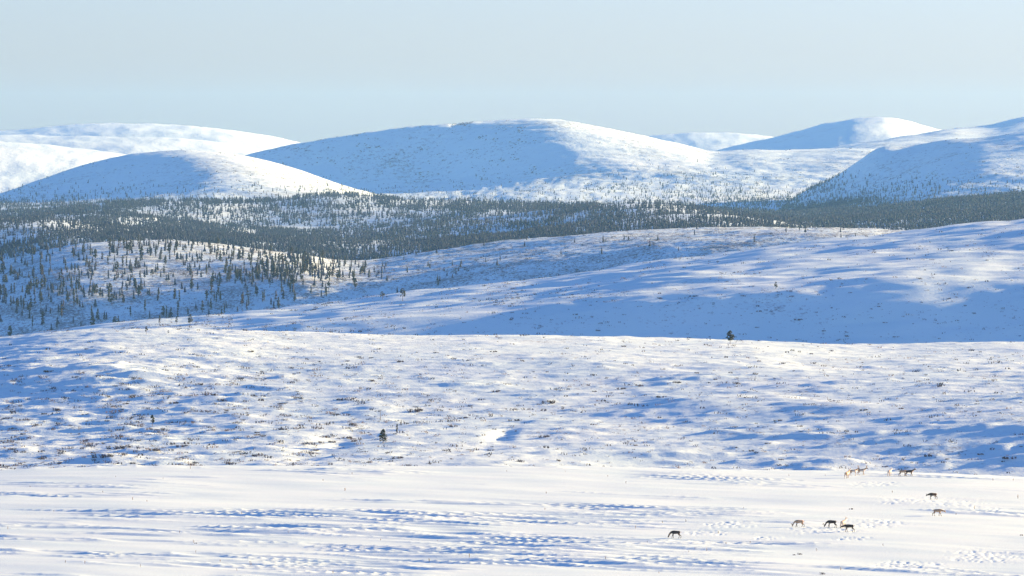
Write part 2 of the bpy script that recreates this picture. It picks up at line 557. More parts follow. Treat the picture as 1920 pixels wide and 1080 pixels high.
hill7 = Sheet('forest_ridge', [('z', cst(6300), cst(-152)), ('y', cst(6600), off(Y6, 12)), ('y', cst(7300), Y7), ('y', cst(7500), off(Y7, 5)), ('z', cst(8000), cst(-152))],
              [4, 50, 8, 4], M_FOREST, relief_forest(141), XD)
YF8 = crv((-300, 400), (0, 378), (200, 362), (400, 352), (600, 366), (800, 388), (2300, 405))
hill8 = Sheet('rounded_fell', [('z', cst(7500), cst(-152)), ('y', cst(7800), off(Y7, 14)), ('y', crv((-300, 8300), (0, 8350), (190, 8400), (280, 8280), (410, 8110), (700, 8100)), YF8), ('y', cst(8800), Y8), ('y', cst(9150), off(Y8, 12)), ('z', cst(9900), cst(-152))],
              [4, 24, 80, 12, 6], M_MOUNT, relief_mount(151, 4, 1.6, .55))
YFM = crv((-300, 400), (400, 375), (560, 365), (700, 348), (850, 338), (1000, 333), (1100, 337), (1200, 345), (1400, 357), (1600, 366), (2300, 380))
def relief_great(X, D, PX, PY):
    h = relief_mount(171, 6, 2.6, .8)(X, D, PX, PY)
    top = gauss(PX, PY, 850, 236, 190, 13) + .6 * gauss(PX, PY, 700, 252, 90, 8)
    return h + 4.5 * np.clip(top, 0, 1) * sstep(.05, .8, fbm(X, D, 60, 3, .55, 181, .2, 2.2))


hillM = Sheet('great_fell', [('z', cst(8600), cst(-152)), ('y', cst(8900), cst(405)), ('y', crv((-300, 10050), (400, 10080), (700, 10180), (830, 10170), (910, 10060), (1010, 9920), (1300, 9700), (1900, 9600)), YFM), ('y', cst(10450), YM), ('y', cst(11000), off(YM, 14)), ('z', cst(12300), cst(-152))],
              [4, 20, 100, 12, 6], M_MOUNT, relief_great, XC)
YFR0 = crv((900, 445), (1380, 426), (1480, 402), (1600, 385), (1720, 364), (1800, 353), (1920, 346), (2300, 340))
YFR = crv((900, 442), (1380, 425), (1480, 394), (1580, 371), (1690, 330), (1760, 300), (1820, 283), (1920, 273), (2300, 262))
DR2 = crv((1200, 10900), (1500, 11000), (1920, 12000), (2300, 12600))
Sheet('right_fell', [('z', off(DR2, -1700), cst(-152)), ('y', off(DR2, -900), off(YR2, 45)), ('y', DR2, YR2), ('y', off(DR2, 500), off(YR2, 14)), ('z', off(DR2, 1400), cst(-152))],
      [30, 50, 8, 6], M_MOUNT, relief_mount(193, 5, 2.2, .8), XD)
hillR = Sheet('right_fell', [('z', cst(7550), cst(-152)), ('y', cst(7700), off(Y7, 16)), ('y', cst(7860), YFR0), ('y', cst(8380), YFR), ('y', cst(8660), YR), ('y', cst(9000), off(YR, 14)), ('z', cst(10000), cst(-152))],
              [4, 24, 50, 50, 12, 6], M_MOUNT, relief_mount(191, 5, 2.2, .7))
for k, (yy, d0, sd) in enumerate(((YFL1, 12200, 211), (YFL2, 13300, 221), (YFL3, 14800, 231), (YFR1, 15200, 241), (YFR2, 13600, 251))):
    Sheet('far_fell', [('z', cst(d0 - 1500), cst(-152)), ('y', cst(d0), yy), ('y', cst(d0 + 700), off(yy, 12)), ('z', cst(d0 + 2600), cst(-152))],
          [32, 6, 5], M_FAR, relief_mount(sd, 7, 3.6, 1.3), XD)

# the valley floor that everything rises from
me = mesh_from('valley_floor', [(-13000, -3000, -150), (16000, -3000, -150), (16000, 19500, -150), (-13000, 19500, -150)], [(0, 1, 2, 3)], [M_FAR])
link('valley_floor', me, kind='structure')

# ------------------------------------------------------------------ haze
hm = bpy.data.materials.new('haze')
hm.use_nodes = True
hn = hm.node_tree.nodes
hn.clear()
vol = hn.new('ShaderNodeVolumePrincipled')
vol.inputs['Color'].default_value = (.25, .59, 1, 1)
vol.inputs['Density'].default_value = 2.0e-5
vol.inputs['Anisotropy'].default_value = .1
ho = hn.new('ShaderNodeOutputMaterial')
hm.node_tree.links.new(vol.outputs[0], ho.inputs['Volume'])
x0, x1, y0, y1, z0, z1 = -13500, 16500, -3500, 20000, -154, 160
hv = [(x, y, z) for z in (z0, z1) for y in (y0, y1) for x in (x0, x1)]
hf = [(0, 2, 3, 1), (4, 5, 7, 6), (0, 1, 5, 4), (2, 6, 7, 3), (0, 4, 6, 2), (1, 3, 7, 5)]
link('haze', mesh_from('haze', hv, hf, [hm]), kind='stuff')


# ------------------------------------------------------------------ trees
class Tris:
    def __init__(self):
        self.v, self.f = [], []

    def tri(self, a, b, c):
        n = len(self.v)
        self.v += [a, b, c]
        self.f.append((n, n + 1, n + 2))

    def tube(self, pts, rads, sides=6):
        rings = []
        for p, r in zip(pts, rads):
            n = len(self.v)
            for k in range(sides):
                a = 2 * math.pi * k / sides
                self.v.append((p[0] + r * math.cos(a), p[1] + r * math.sin(a), p[2]))
            rings.append(n)
        for a, b in zip(rings, rings[1:]):
            for k in range(sides):
                k2 = (k + 1) % sides
                self.f.append((a + k, a + k2, b + k2))
                self.f.append((a + k, b + k2, b + k))

    def tuft(self, c, r, flat, rnd):
        """a ragged clump of needles: an uneven octahedron"""
        n = len(self.v)
        a0 = rnd.random() * 6.28
        for k in range(4):
            a = a0 + k * 1.5708 + rnd.uniform(-.4, .4)
            q = r * rnd.uniform(.6, 1.25)
            self.v.append((c[0] + q * math.cos(a), c[1] + q * math.sin(a), c[2] + rnd.uniform(-.25, .15) * r))
        self.v.append((c[0] + rnd.uniform(-.2, .2) * r, c[1] + rnd.uniform(-.2, .2) * r, c[2] + r * flat * rnd.uniform(.7, 1.3)))
        self.v.append((c[0], c[1], c[2] - r * flat * .6))
        for k in range(4):
            k2 = (k + 1) % 4
            self.f.append((n + k, n + k2, n + 4))
            self.f.append((n + k2, n + k, n + 5))

    def mesh(self, name, mat):
        return mesh_from(name, self.v, self.f, [mat])


def pine_meshes(seed, h=6.0, width=1.0, base=.22, tufts=80, top='oval', brown=False, lean=0.0):
    """(trunk mesh, crown mesh); standing on the origin"""
    r = random.Random(seed)
    t = Tris()
    bend = r.uniform(-.02, .02) + lean
    ax = lambda u: (bend * h * u * u, .01 * h * math.sin(u * 3 + seed), h * u)
    t.tube([ax(u) for u in (-.03, .0, .05, .3, .6, .97)], [.030*h, .027*h, .020*h, .016*h, .010*h, .003*h], 7)
    for k in range(9):                                    # stout limbs inside the crown, a few bare below it
        u = base * .75 + (1 - base) * .8 * k / 9
        a = r.random() * 6.28
        L = width * h * .13 * (1 - .7 * (u - base))
        p = ax(u)
        q = (p[0] + L * math.cos(a), p[1] + L * math.sin(a), p[2] + L * r.uniform(.05, .4))
        t.tri(p, (p[0], p[1], p[2] + .012 * h), q)
        t.tri((p[0] + .008 * h * math.sin(a), p[1] - .008 * h * math.cos(a), p[2]), (p[0] - .008*h*math.sin(a), p[1] + .008*h*math.cos(a), p[2]), q)
    c = Tris()
    gaps = [(r.uniform(base, .9), r.random() * 6.28) for _ in range(4)]
    for k in range(tufts):
        u = base + (1 - base) * (k + r.random()) / tufts
        s = (u - base) / (1 - base)
        if top == 'oval':
            env = math.sin(math.pi * min(1, .13 + s * .87) ** .8) ** .6 if s < .98 else .1
        elif top == 'cone':
            env = (1 - s) ** .75 * (.75 + .25 * math.sin(s * 19 + seed)) + .06
        else:
            env = (1 - s) ** .45 * .62 * (.7 + .3 * math.sin(s * 25 + seed)) + .08
        a = r.random() * 6.28
        if any(abs(u - g) < .05 and abs((a - b + 3.14) % 6.28 - 3.14) < 1.2 for g, b in gaps):
            continue
        R = width * h * .15 * env * (.35 + .65 * r.random() ** .5)
        p = ax(u)
        c.tuft((p[0] + R * math.cos(a), p[1] + R * math.sin(a), p[2] + r.uniform(-.01, .01) * h), h * (.041 + .038 * env) * r.uniform(.7, 1.3), .6, r)
    c.tuft(ax(.985), h * .02, 1.6, r)
    return t.mesh('trunk', M_BARK), c.mesh('crown', M_NEEDLE_BROWN if brown else M_NEEDLE)


KINDS = [pine_meshes(1, 6, .95, .18, 95, 'oval'), pine_meshes(2, 6, .8, .12, 90, 'column'), pine_meshes(3, 6, .95, .10, 95, 'cone'),
         pine_meshes(4, 6, 1.1, .25, 85, 'oval', lean=.03), pine_meshes(5, 6, .75, .15, 80, 'column'), pine_meshes(6, 6, .8, .20, 60, 'cone', brown=True),
         pine_meshes(7, 6, 1.0, .32, 70, 'oval'), pine_meshes(8, 6, .85, .06, 95, 'cone')]


def tree(pos, height, kind, label, group=None, rz=None, meshes=None, wide=1.0):
    tm, cm = meshes or KINDS[kind]
    e = bpy.data.objects.new('pine_tree', None)
    COL.objects.link(e)
    e.empty_display_size = .2
    e.location = pos
    s = height / 6.0
    e.scale = (s * wide, s * wide, s)
    e.rotation_euler = (0, 0, random.uniform(0, 6.28) if rz is None else rz)
    e['label'] = label
    e['category'] = 'tree'
    if group:
        e['group'] = group
    link('trunk', tm, e)
    link('crown', cm, e)
    return e


# single pines out on the open slopes: photograph x, y of the foot, height in photograph pixels
LONE = 'lone pines scattered over the open snow slopes'
def pm(seed, **k):
    return pine_meshes(seed, 6, **k)
lone = [
    (hill2, 718, 831, 26, pm(21, width=1.75, base=.17, tufts=210, top='oval'), 'dense dark egg shaped pine, the bushiest one on the near hill, beside a gully'),
    (hill2, 744, 815, 20, pm(22, width=.95, base=.2, tufts=90, top='column'), 'thin ragged pine just behind the bushiest egg shaped pine of the near hill'),
    (hill2, 285, 800, 22, pm(23, width=1.1, base=.3, tufts=110, top='oval'), 'single upright pine at the left of the near snow hill among low scrub'),
    (hill2, 1369, 645, 25, pm(24, width=1.9, base=.28, tufts=190, top='oval'), 'broad crowned pine standing alone on the crest line right of centre'),
    (hill2, 274, 627, 15, pm(25, width=1.3, base=.35, tufts=60, top='oval'), 'sparse pine on the left end of the near hill crest, left of a smaller one'),
    (hill2, 315, 627, 8, pm(26, width=1.3, base=.3, tufts=50, top='oval'), 'tiny brownish pine on the near hill crest, right of a taller sparse one'),
    (hill2, 231, 807, 8, pm(27, width=1.9, base=.3, tufts=50, top='oval'), 'tiny bushy pine left of the upright pine on the near hill'),
    (hill2, 336, 798, 9, pm(28, width=1.0, base=.2, tufts=40, top='column'), 'tiny thin pine right of the upright pine on the near hill'),
    (hill2, 428, 762, 6, pm(29, width=1.5, base=.1, tufts=40, top='cone'), 'very small green pine seedling above the upright pine on the near hill'),
    (hill3, 1455, 542, 14, pm(30, width=1.5, base=.25, tufts=90, top='oval'), 'small twisted pine alone in the middle of the broad blue slope'),
    (hill3, 755, 564, 24, pm(31, width=1.5, base=.35, tufts=90, top='oval'), 'tall long stemmed pine on the edge of the middle slope'),
    (hill3, 717, 561, 15, pm(32, width=2.2, base=.25, tufts=100, top='oval'), 'wide low pine left of the tall long stemmed pine on the slope edge'),
    (hill3, 356, 609, 20, pm(33, width=1.5, base=.2, tufts=100, top='oval'), 'rightmost of three pines in a row on the left end of the middle slope'),
    (hill3, 331, 608, 14, pm(34, width=1.2, base=.3, tufts=70, top='oval'), 'middle one of three pines in a row on the left end of the middle slope'),
    (hill3, 299, 608, 17, pm(35, width=1.3, base=.2, tufts=90, top='cone'), 'leftmost of three pines in a row on the left end of the middle slope'),
    (hill3, 552, 622, 8, pm(36, width=2.4, base=.1, tufts=60, top='oval'), 'stubby wide pine bush just above the near hill crest, left of centre'),
]
for sh, xp, yp, hp, ms, lab in lone:
    pos = sh.at(xp, yp)
    tree(pos, hp * pos.y / F, 0, lab, LONE, meshes=ms)

# the broken pine with its one-sided flag of branches
pos = hill2.at(713, 788)
e = bpy.data.objects.new('dead_pine', None)
COL.objects.link(e)
e.location = pos
e['label'] = 'dead pine pole with a one sided flag of branches at its top'
e['category'] = 'tree'
hh = 19 * pos.y / F
t = Tris()
t.tube([(0, 0, -.2), (0, 0, hh * .5), (.03, 0, hh)], [.07, .055, .03], 6)
link('trunk', t.mesh('trunk', M_GREYWOOD), e)
t = Tris()
rr = random.Random(4)
for k in range(26):
    u = rr.random()
    t.tuft((-u * 1.5, rr.uniform(-.25, .25), hh - .12 - rr.random() * .45 * (1 - .4 * u)), .13 * rr.uniform(.6, 1.2), .6, rr)
for k in range(5):
    zz = hh - .1 - k * .12
    t.tri((0, 0, zz), (0, 0, zz - .04), (-1.2 + .2 * k, .05, zz + .05))
link('crown', t.mesh('crown', M_NEEDLE), e)


# trees of the wooded hill
def dens4(px, py):
    left = sstep(690, 560, px)
    d = left * (.35 + .75 * sstep(455, 480, py)) * (.5 + .7 * sstep(-.4, .5, fbm(px, py * 1.6, 70, 2, .5, 301)))
    # clumps along the hill and at its foot
    d = d + 3.2 * gauss(px, py, 520, 515, 90, 26, -.1) + 2.0 * gauss(px, py, 680, 508, 28, 10) + 1.6 * gauss(px, py, 845, 520, 14, 12)
    d = d + 1.3 * gauss(px, py, 120, 560, 180, 40) * left + .9 * gauss(px, py, 330, 470, 120, 22)
    # thin scatter along the ridge to the right
    right = sstep(640, 760, px)
    d = d + right * (.055 + .16 * sstep(1250, 1500, px) * sstep(460, 445, py) + .10 * sstep(Y4(px) + 12, Y4(px) + 3, py))
    d = d * (.22 + .78 * sstep(Y4(px) + 2, Y4(px) + 18, py))
    return d * (px > -15) * (px < 1935)


pts = hill4.scatter(900, dens4, Y3)
rs = np.random.default_rng(5)
hts = 4.6 + 3.4 * rs.random(len(pts)) ** 1.2
hts *= np.where(pts[:, 3] > 700, .72, 1.0)
hts *= np.where(pts[:, 4] > 560, 1.05, 1.0)
size = hts / pts[:, 1]
order = np.argsort(-size)
keep = order[:284]
rest = order[284:]
REG = {
    'crest': ('on the sunlit crest', 'pines on the crest of the wooded left hill'),
    'lit': ('on the sunlit upper slope', 'pines on the sunlit slope of the wooded left hill'),
    'shade': ('low in the blue shade', 'pines in the shade of the wooded left hill'),
    'end': ('in the right end clump', 'pines clumped at the right end of the wooded hill'),
    'saddle': ('in the saddle right of the wooded hill', 'pines in the saddle right of the wooded hill'),
    'ridge': ('on the long open ridge', 'pines scattered on the long open ridge'),
}
SHAPE = ['bushy', 'slender', 'pointed', 'leaning bushy', 'thin', 'brownish pointed', 'bare stemmed', 'full skirted']


def across(px, x0, x1, names):
    return names[min(max(int((px - x0) / (x1 - x0) * len(names)), 0), len(names) - 1)]


LONG = ['at the left frame edge', 'near the left frame edge', 'left of the hill middle', 'below the hill summit', 'right of the hill middle', 'towards the hill right end']
FEW = ['in its left part', 'in its middle', 'in its right part']
rk = random.Random(9)
for i in keep:
    x, y, z, px, py = pts[i]
    if px > 730:
        rg, where = 'ridge', across(px, 730, 1700, ['at its left start', 'above the wide low pine', 'left of its middle', 'around its middle', 'right of its middle', 'near its lit top', 'at its right end'])
    elif px > 640:
        rg, where = 'saddle', across(px, 640, 730, FEW)
    elif px > 420 and 488 < py < 545:
        rg, where = 'end', across(px, 420, 640, FEW) + (', upper edge' if py < 510 else (', lower edge' if py > 528 else ''))
    elif py < Y4(px) + 16:
        rg, where = 'crest', across(px, 0, 640, LONG)
    elif py < 545 and px > 60:
        rg, where = 'lit', across(px, 0, 640, LONG)
    else:
        rg, where = 'shade', across(px, 0, 640, LONG)
    k = rk.choice([0, 1, 1, 2, 3, 4, 4, 5, 6, 7])
    sz = 'tall' if hts[i] > 7.0 else ('short' if hts[i] < 5.7 else 'middling')
    reg, grp = REG[rg]
    tree((x, y, z - .1), float(hts[i]), k, '%s %s pine %s, %s' % (sz, SHAPE[k], reg, where), grp, wide=rk.uniform(.95, 1.4))


# far conifers, too many and too small to count: one low mesh each, joined by wood
def far_tree_proto(seed, tiers=3, sides=5):
    r = random.Random(seed)
    v, f = [], []
    for k in range(tiers):
        zb = .10 + .81 / tiers * k
        zt = 1.0 if k == tiers - 1 else zb + .46
        rad = (.155 - .13 * k / tiers) * r.uniform(.8, 1.25)
        n = len(v)
        for j in range(sides):
            a = j * 6.2832 / sides + k + r.uniform(-.3, .3)
            q = rad * r.uniform(.65, 1.3)
            v.append((q * math.cos(a), q * math.sin(a), zb + r.uniform(-.03, .03)))
        v.append((r.uniform(-.02, .02), r.uniform(-.02, .02), zt))
        for j in range(sides):
            f.append((n + j, n + (j + 1) % sides, n + sides))
    if tiers == 2:
        return np.array(v) - np.array((0, 0, .08)), np.array(f)
    n = len(v)
    v += [(-.02, 0, -.05), (.02, 0, -.05), (0, 0, .3), (0, -.02, -.05), (0, .02, -.05)]
    f += [(n, n + 1, n + 2), (n + 3, n + 4, n + 2)]
    return np.array(v), np.array(f)


PROTO = [far_tree_proto(s) for s in range(6)]
PROTO2 = [far_tree_proto(s, 2, 4) for s in range(8)]


def replicate(protos, pos, hts, wide, rng):
    V, Fs, n = [], [], 0
    pick = rng.integers(0, len(protos), len(pos))
    for k, (pv, pf) in enumerate(protos):
        sel = np.nonzero(pick == k)[0]
        if not len(sel):
            continue
        a = rng.random(len(sel)) * 6.283
        c, s = np.cos(a)[:, None], np.sin(a)[:, None]
        H = hts[sel][:, None]
        W = H * wide[sel][:, None]
        vx = (pv[:, 0][None] * c - pv[:, 1][None] * s) * W
        vy = (pv[:, 0][None] * s + pv[:, 1][None] * c) * W
        vz = pv[:, 2][None] * H
        v = np.stack([vx, vy, vz], -1) + pos[sel][:, None, :]
        fi = pf[None] + (np.arange(len(sel)) * len(pv))[:, None, None] + n
        V.append(v.reshape(-1, 3))
        Fs.append(fi.reshape(-1, 3))
        n += len(sel) * len(pv)
    return np.concatenate(V), np.concatenate(Fs)


def wood(name, sets, protos=PROTO, mat=M_FARTREE, kind='stuff'):
    pos = np.concatenate([p for p, h, w_ in sets])
    h = np.concatenate([h for p, h, w_ in sets])
    w_ = np.concatenate([w_ for p, h, w_ in sets])
    v, f = replicate(protos, pos, h, w_, RNG)
    return link(name, mesh_from(name, v, f, [mat]), kind=kind)


def mk(sheet, n, dens, nearer, h0, h1):
    p = sheet.scatter(n, dens, nearer)
    return p[:, :3] - np.array((0, 0, .15)), h0 + (h1 - h0) * RNG.random(n) ** 1.3, 1.0 + .7 * RNG.random(n)


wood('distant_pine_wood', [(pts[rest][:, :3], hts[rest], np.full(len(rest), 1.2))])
inx = lambda px: (px > -60) * (px < 1985)


def d5(px, py):
    top = py - Y5(px)
    clear = gauss(px, py, 1320, 403, 45, 4) + .9 * gauss(px, py, 1200, 418, 130, 10, -.05) + .85 * gauss(px, py, 760, 452, 90, 14, -.15) + .7 * gauss(px, py, 100, 425, 90, 6)
    return (1 + 2.2 * sstep(Y4(px) - 30, Y4(px) - 16, py) * sstep(1500, 1200, px)) * (1.0 - np.clip(clear, 0, 1) * .85) * (.45 + .75 * sstep(-.5, .5, fbm(px, py * 3, 60, 2, .5, 311))) * inx(px)


def d6(px, py):
    clear = 1.2 * gauss(px, py, 1190, 386, 60, 5) + .9 * gauss(px, py, 960, 408, 130, 7, -.12) + .8 * gauss(px, py, 700, 430, 70, 7, -.15) + .8 * gauss(px, py, 150, 418, 70, 7)
    return (1.0 - np.clip(clear, 0, 1) * .88) * (.32 + 1.0 * np.maximum(sstep(-.35, .35, fbm(px, py * 4, 70, 3, .5, 321)), sstep(1480, 1560, px))) * inx(px)


def d7(px, py):
    clear = .9 * gauss(px, py, 270, 398, 90, 12, -.1) + .6 * gauss(px, py, 1150, 392, 60, 5) + .7 * gauss(px, py, 420, 385, 80, 6)
    return (1.0 - np.clip(clear, 0, 1) * .8) * (.32 + 1.0 * np.maximum(sstep(-.35, .35, fbm(px, py * 4, 70, 3, .5, 331)), sstep(1480, 1560, px))) * inx(px)


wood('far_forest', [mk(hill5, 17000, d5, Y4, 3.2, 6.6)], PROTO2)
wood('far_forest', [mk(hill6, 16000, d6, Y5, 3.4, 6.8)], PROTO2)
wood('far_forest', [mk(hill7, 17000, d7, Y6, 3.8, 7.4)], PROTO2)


def d8(px, py):
    return (sstep(368, 388, py) + .16 * sstep(335, 368, py)) * inx(px)


def dM(px, py):
    g = 1.6 * gauss(px, py, 1440, 378, 150, 18) + .5 * gauss(px, py, 1280, 350, 120, 28)
    return (.8 * sstep(366, 388, py) + g * (px > 1100) + .07 * sstep(320, 360, py)) * inx(px)


def dR(px, py):
    g = .35 * gauss(px, py, 1540, 350, 60, 30)
    return (1.1 * sstep(366, 392, py) + g + .12 * sstep(325, 362, py)) * inx(px)


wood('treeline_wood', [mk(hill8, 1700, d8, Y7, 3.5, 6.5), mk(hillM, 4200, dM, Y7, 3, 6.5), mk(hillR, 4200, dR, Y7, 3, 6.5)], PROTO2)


# ------------------------------------------------------------------ scrub
def shrub_mesh(seed, n=46, up=.6):
    """a low thicket of leafless twigs, radius 1, height up"""
    r = random.Random(seed)
    t = Tris()
    hubs = [(0, 0)] if n < 12 else [(r.uniform(-.75, .75), r.uniform(-.6, .6)) for _ in range(5)]
    for k in range(n):
        hx, hy = hubs[k % len(hubs)]
        sp = .5 if n < 12 else .22
        bx, by = hx + r.gauss(0, sp * .6), hy + r.gauss(0, sp * .6)
        a2 = r.random() * 6.28
        L = r.uniform(.10, .30)
        hz = up * r.uniform(.35, 1.0)
        tip = (bx + L * math.cos(a2), by + L * math.sin(a2), hz)
        w_ = r.uniform(.05, .10) if n < 12 else r.uniform(.022, .05)
        t.tri((bx - w_, by, -.05), (bx + w_, by, -.05), tip)
        if n >= 12:
            t.tri((bx, by - w_, -.05), (bx, by + w_, -.05), tip)
        m_ = ((bx + tip[0]) / 2, (by + tip[1]) / 2, hz * .5)
        for s in (-1, 1):
            tp = (m_[0] + r.uniform(-.22, .22), m_[1] + r.uniform(-.2, .2), hz * r.uniform(.6, 1.05))
            t.tri(m_, (m_[0] + w_ * s, m_[1], m_[2] + w_), tp)
    return t


SHRUBS = [shrub_mesh(s, 40 + 8 * (s % 3), .45 + .08 * (s % 4)) for s in range(6)]
SHM = [t.mesh('twigs', M_TWIG) for t in SHRUBS]


MARKS2 = [((717, 815), 'the egg shaped pine'), ((285, 790), 'the upright left pine'), ((1369, 630), 'the broad crowned crest pine'), ((1032, 756), 'the large reddish thicket'),
          ((745, 679), 'the upper middle thicket'), ((1610, 886), 'the left crest reindeer'), ((1700, 887), 'the right crest reindeer'), ((1330, 775), 'the long shaded scarp'),
          ((60, 720), 'the left frame edge'), ((1900, 760), 'the right frame edge')]
MARKS3 = [((1455, 535), 'the small twisted pine'), ((755, 550), 'the long stemmed pine'), ((1369, 630), 'the broad crowned crest pine'), ((1900, 560), 'the right frame edge')]
MARKS1 = [((1267, 1002), 'the lone grazing reindeer'), ((1499, 981), 'the brown grazing reindeer'), ((1593, 988), 'the black backed reindeer'), ((1750, 930), 'the grey reindeer'),
          ((1759, 961), 'the sandy reindeer'), ((1610, 886), 'the left crest reindeer'), ((366, 1018), 'the tiny drifted bush'), ((20, 980), 'the left frame edge'),
          ((800, 1075), 'the lower frame edge middle'), ((700, 885), 'the far snow edge middle')]


def beside(x, y, marks):
    (mx, my), nm = min(marks, key=lambda m: (m[0][0] - x) ** 2 + 4 * (m[0][1] - y) ** 2)
    dx, dy = x - mx, y - my
    far = 'just' if abs(dx) < 45 and abs(dy) < 30 else ('some way' if abs(dx) < 160 else 'well')
    side = ('right' if dx > 0 else 'left')
    vert = 'below' if dy > 12 else ('above' if dy < -12 else '')
    if abs(dx) < 14:
        return '%s %s %s' % (far, vert or 'beside', nm)
    return '%s %s%s of %s' % (far, (vert + ' and ') if vert else '', side, nm)


def shrub(pos, rad, label, group, k=None, me=None, name='shrub', cat='shrub', hz=1.0):
    o = link(name, me or SHM[k if k is not None else rk.randrange(6)], None, label=label, category=cat)
    if group:
        o['group'] = group
    o.location = pos
    o.scale = (rad, rad * rk.uniform(.7, 1.1), rad * hz)
    o.rotation_euler = (0, 0, rk.uniform(-.5, .5))
    return o


# the larger thickets read off the photograph (x, y, width in pixels)
BIG = [(748, 679, 24), (90, 697, 22), (375, 722, 22), (640, 750, 26), (1032, 756, 36), (1240, 745, 22), (965, 790, 26), (778, 772, 34),
       (700, 715, 18), (930, 735, 18), (205, 745, 16), (395, 742, 26), (420, 752, 22), (325, 757, 20), (300, 740, 14), (560, 748, 20), (110, 770, 24),
       (80, 777, 20), (15, 785, 22), (160, 778, 16), (235, 758, 16), (530, 806, 20), (215, 842, 34), (245, 825, 16), (190, 858, 40), (340, 838, 22),
       (290, 845, 26), (500, 880, 28), (620, 830, 26), (650, 822, 20), (590, 845, 20), (380, 812, 14), (40, 815, 20), (20, 805, 16), (480, 812, 18),
       (430, 870, 20), (245, 870, 22), (1165, 730, 18), (1200, 724, 20), (1270, 718, 18), (1115, 735, 14), (1020, 820, 22), (1190, 836, 16),
       (870, 785, 20), (850, 800, 18), (1050, 865, 16), (920, 845, 16), (745, 860, 22), (780, 878, 20), (690, 868, 16), (1440, 832, 14), (1410, 846, 16),
       (1460, 790, 20), (1620, 770, 16), (1690, 767, 14), (1500, 800, 12), (1340, 712, 14), (1415, 702, 18), (1305, 700, 16), (1385, 720, 20),
       (1400, 746, 12), (1840, 853, 18), (1742, 856, 24), (1775, 862, 16), (1893, 860, 30), (1880, 866, 14), (1700, 878, 10), (1660, 876, 12),
       (1462, 873, 14), (1378, 840, 12), (1580, 820, 10), (1835, 758, 8), (1875, 775, 10), (1916, 838, 10), (140, 708, 14), (560, 700, 12), (880, 762, 16),
       (160, 655, 14), (360, 665, 14), (470, 660, 16), (925, 660, 14), (1520, 664, 14), (1170, 650, 14), (710, 655, 10)]
for x, y, wd in BIG:
    p = hill2.at(x, y)
    if y > 838 and x > 1600:
        g = ('dark scrubby bush in the blue shade at the right foot of the near hill', 'bushes in shade at the right foot of the near hill')
    elif x < 560 and y > 800:
        g = ('brown leafless thicket low on the left of the near hill', 'thickets low on the left of the near hill')
    elif x < 640:
        g = ('brown leafless thicket on the upper left of the near hill', 'thickets on the upper left of the near hill')
    elif x < 1290:
        g = ('brown leafless thicket on the middle of the near hill', 'thickets on the middle of the near hill')
    else:
        g = ('small brown thicket on the right part of the near hill', 'thickets on the right part of the near hill')
    kindw = 'dark scrubby bush' if 'scrubby' in g[0] else 'brown leafless thicket'
    g = ('%s %s %s' % ('wide' if wd > 23 else ('small' if wd < 17 else 'medium'), kindw, beside(x, y, MARKS2)), g[1])
    if (x, y) == (1032, 756):
        g = ('large reddish brown thicket in a drift hollow in the middle of the near hill', None)
    if (x, y) == (778, 772):
        g = ('long dark brown thicket right of the dead pine on the near hill', None)
    shrub(p, wd * p.y / F * .5, g[0], g[1], hz=.75)
# dark clumps on the broad blue slope
S3 = [(955, 550), (985, 588), (970, 608), (700, 633), (1000, 535), (1575, 523), (1595, 549), (1645, 575), (1485, 556), (1395, 555), (1424, 584), (1497, 600),
      (1543, 621), (1590, 631), (1420, 614), (1350, 610), (1300, 556), (1240, 560), (1200, 575), (1170, 590), (1080, 590), (960, 600), (1820, 540), (1898, 597),
      (1760, 635), (1680, 632), (1410, 537), (1727, 523), (1850, 488), (1780, 560), (1660, 605), (1480, 546), (760, 616), (870, 605), (890, 560), (1120, 620), (1330, 632)]
for x, y in S3:
    p = hill3.at(x, y)
    shrub(p, rk.uniform(8, 17) * p.y / F * .5, 'dark heath clump ' + beside(x, y, MARKS3), 'heath clumps on the broad blue slope', hz=.6)

# scrub nobody could count
low = []
for s in range(4):
    t = shrub_mesh(50 + s, 7, .6)
    low.append((np.array(t.v), np.array(t.f)))


def scr(sheet, n, dens, nearer, r0, r1):
    p = sheet.scatter(n, dens, nearer)
    return p[:, :3], r0 + (r1 - r0) * RNG.random(n) ** 2, .9 + .8 * RNG.random(n)


def ds2(px, py):
    d = sstep(650, 740, py) * (.25 + 1.2 * sstep(1000, 300, px)) * sstep(.05, .5, fbm(px, py * 4.5, 46, 3, .6, 341)) ** 1.5 + .025
    return d * inx(px)


wood('low_scrub', [scr(hill2, 4300, ds2, Y1, .4, 1.3)], low, M_TWIG2)
wood('low_scrub', [scr(hill3, 2600, lambda px, py: inx(px) * (sstep(-.1, .5, fbm(px, py * 3, 90, 3, .6, 351)) + .1) * (.3 + sstep(500, 600, py)), Y2, .4, 1.5)], low, M_TWIG2)
wood('low_scrub', [scr(hill4, 7000, lambda px, py: inx(px) * (sstep(-.3, .5, fbm(px, py * 2.5, 50, 3, .6, 361)) + .2) * (.3 + sstep(Y4(px) + 5, Y4(px) + 60, py)), Y3, .7, 1.8)], low, M_TWIG2)

def dfell(px, py):
    return inx(px) * (.12 + sstep(290, 372, py)) * (.2 + sstep(-.2, .5, fbm(px, py * 3, 60, 3, .6, 381)))


wood('fell_scrub', [scr(hill8, 1100, dfell, Y7, 1.4, 3.8), scr(hillM, 2600, dfell, Y7, 1.4, 4.2), scr(hillR, 1300, dfell, Y7, 1.4, 3.8)], low, M_TWIG2)

# dark stones and scree on the great fell's shaded face
rocks = []
for s in range(3):
    r = random.Random(80 + s)
    t = Tris()
    t.tuft((0, 0, .1), 1.0, .5, r)
    rocks.append((np.array(t.v), np.array(t.f)))


